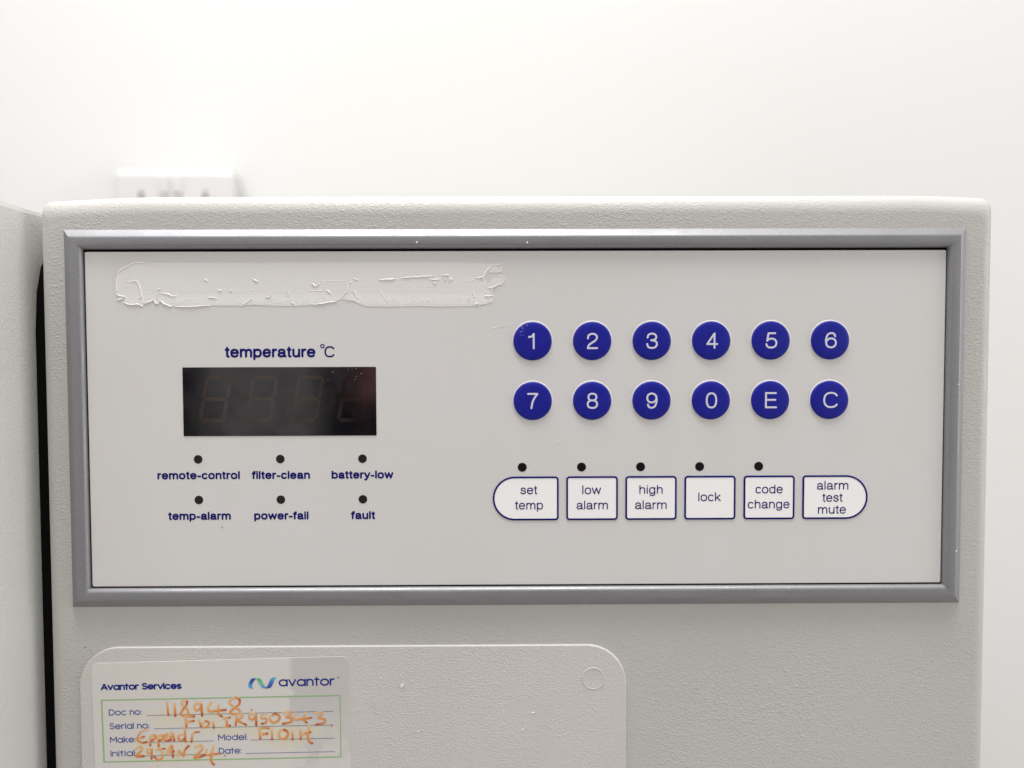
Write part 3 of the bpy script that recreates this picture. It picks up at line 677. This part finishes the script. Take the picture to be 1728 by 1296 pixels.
for l in DATA['ridges']:
    c = catmull([(x*MM - RC[0], z*MM - RC[2]) for x, z in l], 5)
    c = [p + Vector((random.uniform(-1, 1), random.uniform(-1, 1)))*0.00012 for p in c]
    tube(bm, c, random.uniform(0.00024, 0.00040), 0.75, -0.00014, 7, True, None, 0.3)
for l in DATA['wrinkles']:
    tube(bm, catmull([(x*MM - RC[0], z*MM - RC[2]) for x, z in l], 6), 0.00016, 0.6, -0.00012, 6, True, None, 0.2)
tube(bm, [((-170 + 134*k/60)*MM - RC[0], (69.65 + random.uniform(-.06, .06))*MM - RC[2]) for k in range(61)], 0.00013, 0.7, -0.0001, 6, True, None, 0.4)
for k in range(75):                                # flecks where the lower half tore
    x, z = random.uniform(-0.172, -0.013), random.uniform(0.0515, 0.0585)
    a, L = random.gauss(1.4, 0.7), random.uniform(0.0004, 0.0022)
    p = [(x - RC[0], z - RC[2]), (x + L*math.cos(a)*.5 + random.uniform(-.0003, .0003) - RC[0], z + L*math.sin(a)*.5 - RC[2]), (x + L*math.cos(a) - RC[0], z + L*math.sin(a) - RC[2])]
    tube(bm, catmull(p, 4), random.uniform(0.00008, 0.0002), 0.6, -0.0001, 6, True, None, 0.4)
tube(bm, catmull([(x*MM - RC[0], z*MM - RC[2]) for x, z in DATA['hair']], 6), 0.00008, 0.8, -0.00002, 6, True)
obj('rolled_edge', bm, M_ROLL, RC, res, 60)

# ------------------------------------------------------------------ raised plate and the service sticker on it
PL = 0.0                                           # front of the raised plate
plate = obj('raised_plate', slab([(x*MM, z*MM) for x, z in rrect(-198.2, 49.0, -420, -102.6, 18.0, 14)], 0.0018, PL, 0.00045, 3), M_PLATE, (0, 0, 0), unit, 40)
bm = bmesh.new(); n = 44
loft(bm, [[(r*math.cos(2*math.pi*k/n), y, r*math.sin(2*math.pi*k/n)) for k in range(n)] for r, y in
          ((0.0052, 0.0002), (0.0051, -0.00006), (0.00495, -0.00015), (0.0048, -0.00015), (0.0046, -0.00004), (0.0044, -0.00002))])
obj('moulded_disc', bm, M_PLATE, (0.03402, PL, -0.11804), plate, 40)

SC = (-0.1927, -0.00016, -0.1097)
def st(p): return (p[0] - SC[0]/MM, p[1] - SC[2]/MM)
def sticker_outline():
    c = [Vector(st(p)) for p in DATA['sticker']]
    d = (c[3] - c[0]).normalized()*95; c[3] = c[0] + d; c[2] = c[1] + d       # the sheet runs on below the frame
    out = []
    for i in (3, 2, 1, 0):
        p, a, b = c[i], c[(i+1) % 4], c[(i-1) % 4]
        r = 3.2; u, v = (a-p).normalized()*r, (b-p).normalized()*r
        for k in range(9):
            t = k/8; out.append(tuple((p + u*(1-t)**2 + v*t**2)*MM))
    return out
stk = obj('service_sticker', slab(sticker_outline(), 0.0002, 0.0, 0.00008, 2), M_PAPER, SC, unit)
tag(stk, 'laminated service sticker with orange handwriting')
SY = -0.00004
bm = bmesh.new()
bx_ = [Vector(st(p))*MM for p in DATA['box']]
for i in range(4):
    a, b = bx_[i], bx_[(i+1) % 4]
    e = (b-a).normalized()*0.0002
    tube(bm, [(a - e).lerp(b + e, k/6) for k in range(7)], (0.00026, 0.00022, 0.00026, 0.00034)[i], 0.06, SY, 6, cap=False)
obj('form_frame', bm, M_GREEN, SC, stk, 60)
bm = bmesh.new()
for a, b in DATA['lines']:
    tube(bm, [Vector(st(a)).lerp(Vector(st(b)), k/4)*MM for k in range(5)], 0.00013, 0.1, SY, 6, cap=False)
obj('ruled_line', bm, M_RULE, SC, stk, 60)
def sticker_text(items, mat, name):
    bm = bmesh.new()
    for s, a, b, cap, w in items: stroke_text(bm, s, st(a), st(b), cap, w, SY, 0.19 if w > .5 else 0.21)
    return obj(name, bm, mat, SC, stk, 60)
pr = DATA['print']; K = 0.2675
for s, a, b, c, k in pr:
    if k == 0: sticker_text([(s, a, b, c*K, 0.45)], M_FORM, 'form_text')
    if k == 1: sticker_text([(s, a, b, c*K, 0.74)], M_FORMB, 'heading_text')
lg = sticker_text([(s, a, b, c*K*0.93, 0.70) for s, a, b, c, k in pr if k == 2], M_FORMB, 'logo')
sticker_text([('TM', DATA['tm'][0], DATA['tm'][1], 0.62, 0.12)], M_FORMB, 'logo')
def ribbon(bm, layer, mid, width, cols, y):
    """a flat printed ribbon: mid-line points, horizontal widths, colours along it"""
    m = catmull(mid, 8); n = len(m); prev = None
    for i, p in enumerate(m):
        u = i/(n-1); f = u*(len(width)-1); k = min(int(f), len(width)-2); w = width[k] + (width[k+1]-width[k])*(f-k)
        f = u*(len(cols)-1); k = min(int(f), len(cols)-2); c = [cols[k][q] + (cols[k+1][q]-cols[k][q])*(f-k) for q in range(3)]
        pr_ = (bm.verts.new(((p.x - w/2), y, p.y)), bm.verts.new(((p.x + w/2), y, p.y)))
        for v in pr_: v[layer] = (*c, 1)
        if prev: bm.faces.new((prev[0], prev[1], pr_[1], pr_[0]))
        prev = pr_
bm = bmesh.new(); la = bm.verts.layers.float_color.new('tone')
lx0, lz0 = st(DATA['logo'][0]); lx1, lz1 = st(DATA['logo'][1])
def lp(u, v): return ((lx0 + (lx1-lx0)*(u-390)/320)*MM, (lz1 + (lz0-lz1)*(v-280)/132 + (0.55*(710-u)/320*-0.55))*MM)
cu1, cu2, cu3, cu4 = srgb(70, 165, 214), srgb(50, 80, 165), srgb(120, 190, 165), srgb(60, 150, 205)
px = (lx1-lx0)/320*MM
ribbon(bm, la, [lp(455, 288), lp(425, 330), lp(412, 372), lp(420, 395), lp(450, 404)], [52*px, 46*px, 42*px, 40*px, 40*px, 8*px], [cu2, cu2, cu1, cu1, cu1], SY - 0.00002)
ribbon(bm, la, [lp(490, 286), lp(512, 305), lp(540, 360), lp(568, 396), lp(600, 405)], [40*px, 50*px, 52*px, 52*px, 40*px], [cu3, srgb(96, 172, 130), cu3, cu4, cu4], SY - 0.00001)
ribbon(bm, la, [lp(590, 406), lp(620, 392), lp(645, 345), lp(662, 305), lp(685, 284)], [30*px, 50*px, 50*px, 50*px, 42*px], [cu2, srgb(62, 70, 160), srgb(60, 110, 190), cu1, cu1], SY - 0.00003)
obj('ribbon_mark', bm, M_LOGO, SC, lg, None)
bm = bmesh.new(); la = bm.verts.layers.float.new('ink')
for i, l in enumerate(DATA['hand']):
    pts = catmull([Vector(st(p))*MM for p in l], 6)
    tube(bm, pts, random.uniform(0.00044, 0.00056), 0.035, SY - 0.00001 - 0.000002*(i % 9), 8, False, la)
for p in DATA['dots']:
    c = Vector(st(p))*MM
    tube(bm, [c + Vector((0.0003*k/3, 0.00005*k)) for k in range(3)], 0.00042, 0.06, SY - 0.00003, 8, False, la)
obj('handwriting', bm, M_PEN, SC, stk, 60)

# ------------------------------------------------------------------ crumbs, dust and grit
def crumbs(items, mat, name, parent):
    bm = bmesh.new()
    for x, z, y, r, el, a in items:
        b = bmesh.ops.create_icosphere(bm, subdivisions=1, radius=1.0)['verts']
        for v in b:
            v.co *= 1 + random.uniform(-0.25, 0.25)
            X, Z = v.co.x*r*el, v.co.z*r
            v.co = (x + X*math.cos(a) - Z*math.sin(a), y + v.co.y*r*0.6, z + X*math.sin(a) + Z*math.cos(a))
    o = obj(name, bm, mat, (0, 0, 0), parent, None); tag(o, kind='stuff'); return o
it = [(-0.0441, 0.0784, -0.0021, 0.00030, 2.2, 1.0), (0.0045, 0.0782, -0.0021, 0.00030, 2.4, 1.1), (-0.0185, 0.0726, -0.0002, 0.00042, 1.3, 0.6), (0.1965, 0.015, -0.0021, 0.00022, 1.2, 0), (0.1970, -0.060, -0.0021, 0.0003, 1.5, 0.3)]
for k in range(15):                                # near the display's upper right corner
    it.append((random.gauss(-0.0740, 0.008), random.gauss(0.0195, 0.0035), -0.00025, random.uniform(0.00005, 0.00012), 1.2, random.random()*3))
for k in range(18): it.append((random.uniform(-0.060, -0.005), random.uniform(0.020, 0.050), -0.00005, random.uniform(0.00006, 0.00014), 1.5, random.random()*3))
for k in range(26): it.append((random.uniform(-0.18, 0.18), random.uniform(-0.07, 0.05), -0.00005, random.uniform(0.00005, 0.00011), 1.6, random.random()*3))
for k in range(16): it.append((random.gauss(0.0022, 0.0022), random.gauss(0.0395, 0.0022), -0.0009, random.uniform(0.00006, 0.00013), 1.8, random.random()*3))
for k in range(12): it.append((random.uniform(-0.185, -0.02), random.uniform(0.045, 0.055), -0.00005, random.uniform(0.00006, 0.00014), 1.8, random.random()*3))
it += [(-0.0525, -0.1205, PL - 0.0002, 0.0005, 2.8, 1.15), (-0.0622, -0.1172, PL - 0.0001, 0.00028, 1.5, 0.8), (-0.0455, -0.1421, PL - 0.0001, 0.00028, 1.4, 0.5), (0.0068, -0.1335, PL - 0.0001, 0.0003, 3, 0.5), (0.002, -0.1415, PL - 0.0001, 0.0003, 2.4, 0.9)]
crumbs(it, M_DUST, 'dust', unit)
it = [(-0.1327, -0.0482, -0.00005, 0.00018, 3.0, 0.9), (-0.196, -0.103, HY, 0.0003, 1.3, 0), (-0.066, -0.1303, PL, 0.00018, 1.5, 0.5), (-0.0645, -0.1335, PL, 0.00016, 1.2, 0), (-0.1635, -0.1570, PL - 0.00018, 0.00018, 1.8, 0.7)]
for k in range(10): it.append((random.uniform(-0.18, 0.18), random.uniform(-0.07, 0.05), -0.00003, random.uniform(0.00004, 0.00009), 1.6, random.random()*3))
crumbs(it, M_GRIT, 'grit', unit)

bm = bmesh.new()                                   # two stray hairs on the film
for l in ([(-51.2, -59.8), (-50.2, -56.6), (-47.4, -55.4), (-44.6, -56.2)], [(14.2, -10.0), (16.4, -11.6), (18.6, -10.4), (20.2, -11.4)], [(-12.5, 40.0), (-9.0, 41.0), (-3.0, 41.6)]):
    tube(bm, catmull([(x*MM, z*MM) for x, z in l], 6), 0.00006, 0.8, -0.00003, 5, True)
tag(obj('lint', bm, M_DUST, (0, 0, 0), unit, 60), kind='stuff')

# ------------------------------------------------------------------ the thing on the left across the gap
pale_left = tag(link('cabinet', None, (-0.34, 0.19, -Z0)), 'plain textured pale cabinet side at far left, across a dark gap', 'cabinet')
bm = box_bm(-0.62, -0.2205, -0.075, 0.44, -Z0, 0.0956, 0.0022)
obj('side_panel', bm, M_DOOR, (0, 0, 0), pale_left, 40)
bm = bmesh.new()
gp = [(0.42, -Z0), (0.0105, -Z0), (0.0105, 0.040), (0.0120, 0.058), (0.0155, 0.070), (0.022, 0.079), (0.034, 0.085), (0.42, 0.080)]  # added black block, its front edge shaped like the shade in the gap
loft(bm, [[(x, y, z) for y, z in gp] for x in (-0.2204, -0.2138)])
obj('gap_shade_block', bm, M_GAP_SHADE, (0, 0, 0), pale_left, 40)

# ------------------------------------------------------------------ socket on the wall
sk = tag(link('wall_socket', None, (-0.393, 0.55, 0.205)), 'white double wall socket on the wall behind the cabinet, half hidden', 'socket')
obj('back_box', box_bm(-0.4550, -0.3150, 0.524, 0.5502, 0.158, 0.2425, 0.005), M_SOCKET, (0, 0, 0), sk)
fp = obj('face_plate', slab([(x, z) for x, z in rrect(-0.4490, -0.3130, 0.157, 0.2400, 0.009, 6)], 0.5245, 0.512, 0.007, 5), M_SOCKET, (0, 0, 0), sk)
for x in (-0.3895, -0.3745):
    obj('rocker_switch', box_bm(x - 0.0055, x + 0.0055, 0.5092, 0.513, 0.2120, 0.2300, 0.0015), M_SOCKET, (0, 0, 0), sk)
for cx in (-0.4155, -0.3435):
    for ox, oz, w, h in ((0, 0.2105, 0.0042, 0.009), (-0.011, 0.188, 0.007, 0.0045), (0.011, 0.188, 0.007, 0.0045)):
        obj('socket_slot', box_bm(cx + ox - w/2, cx + ox + w/2, 0.5116, 0.5135, oz - h/2, oz + h/2), M_HOLE, (0, 0, 0), sk, None)
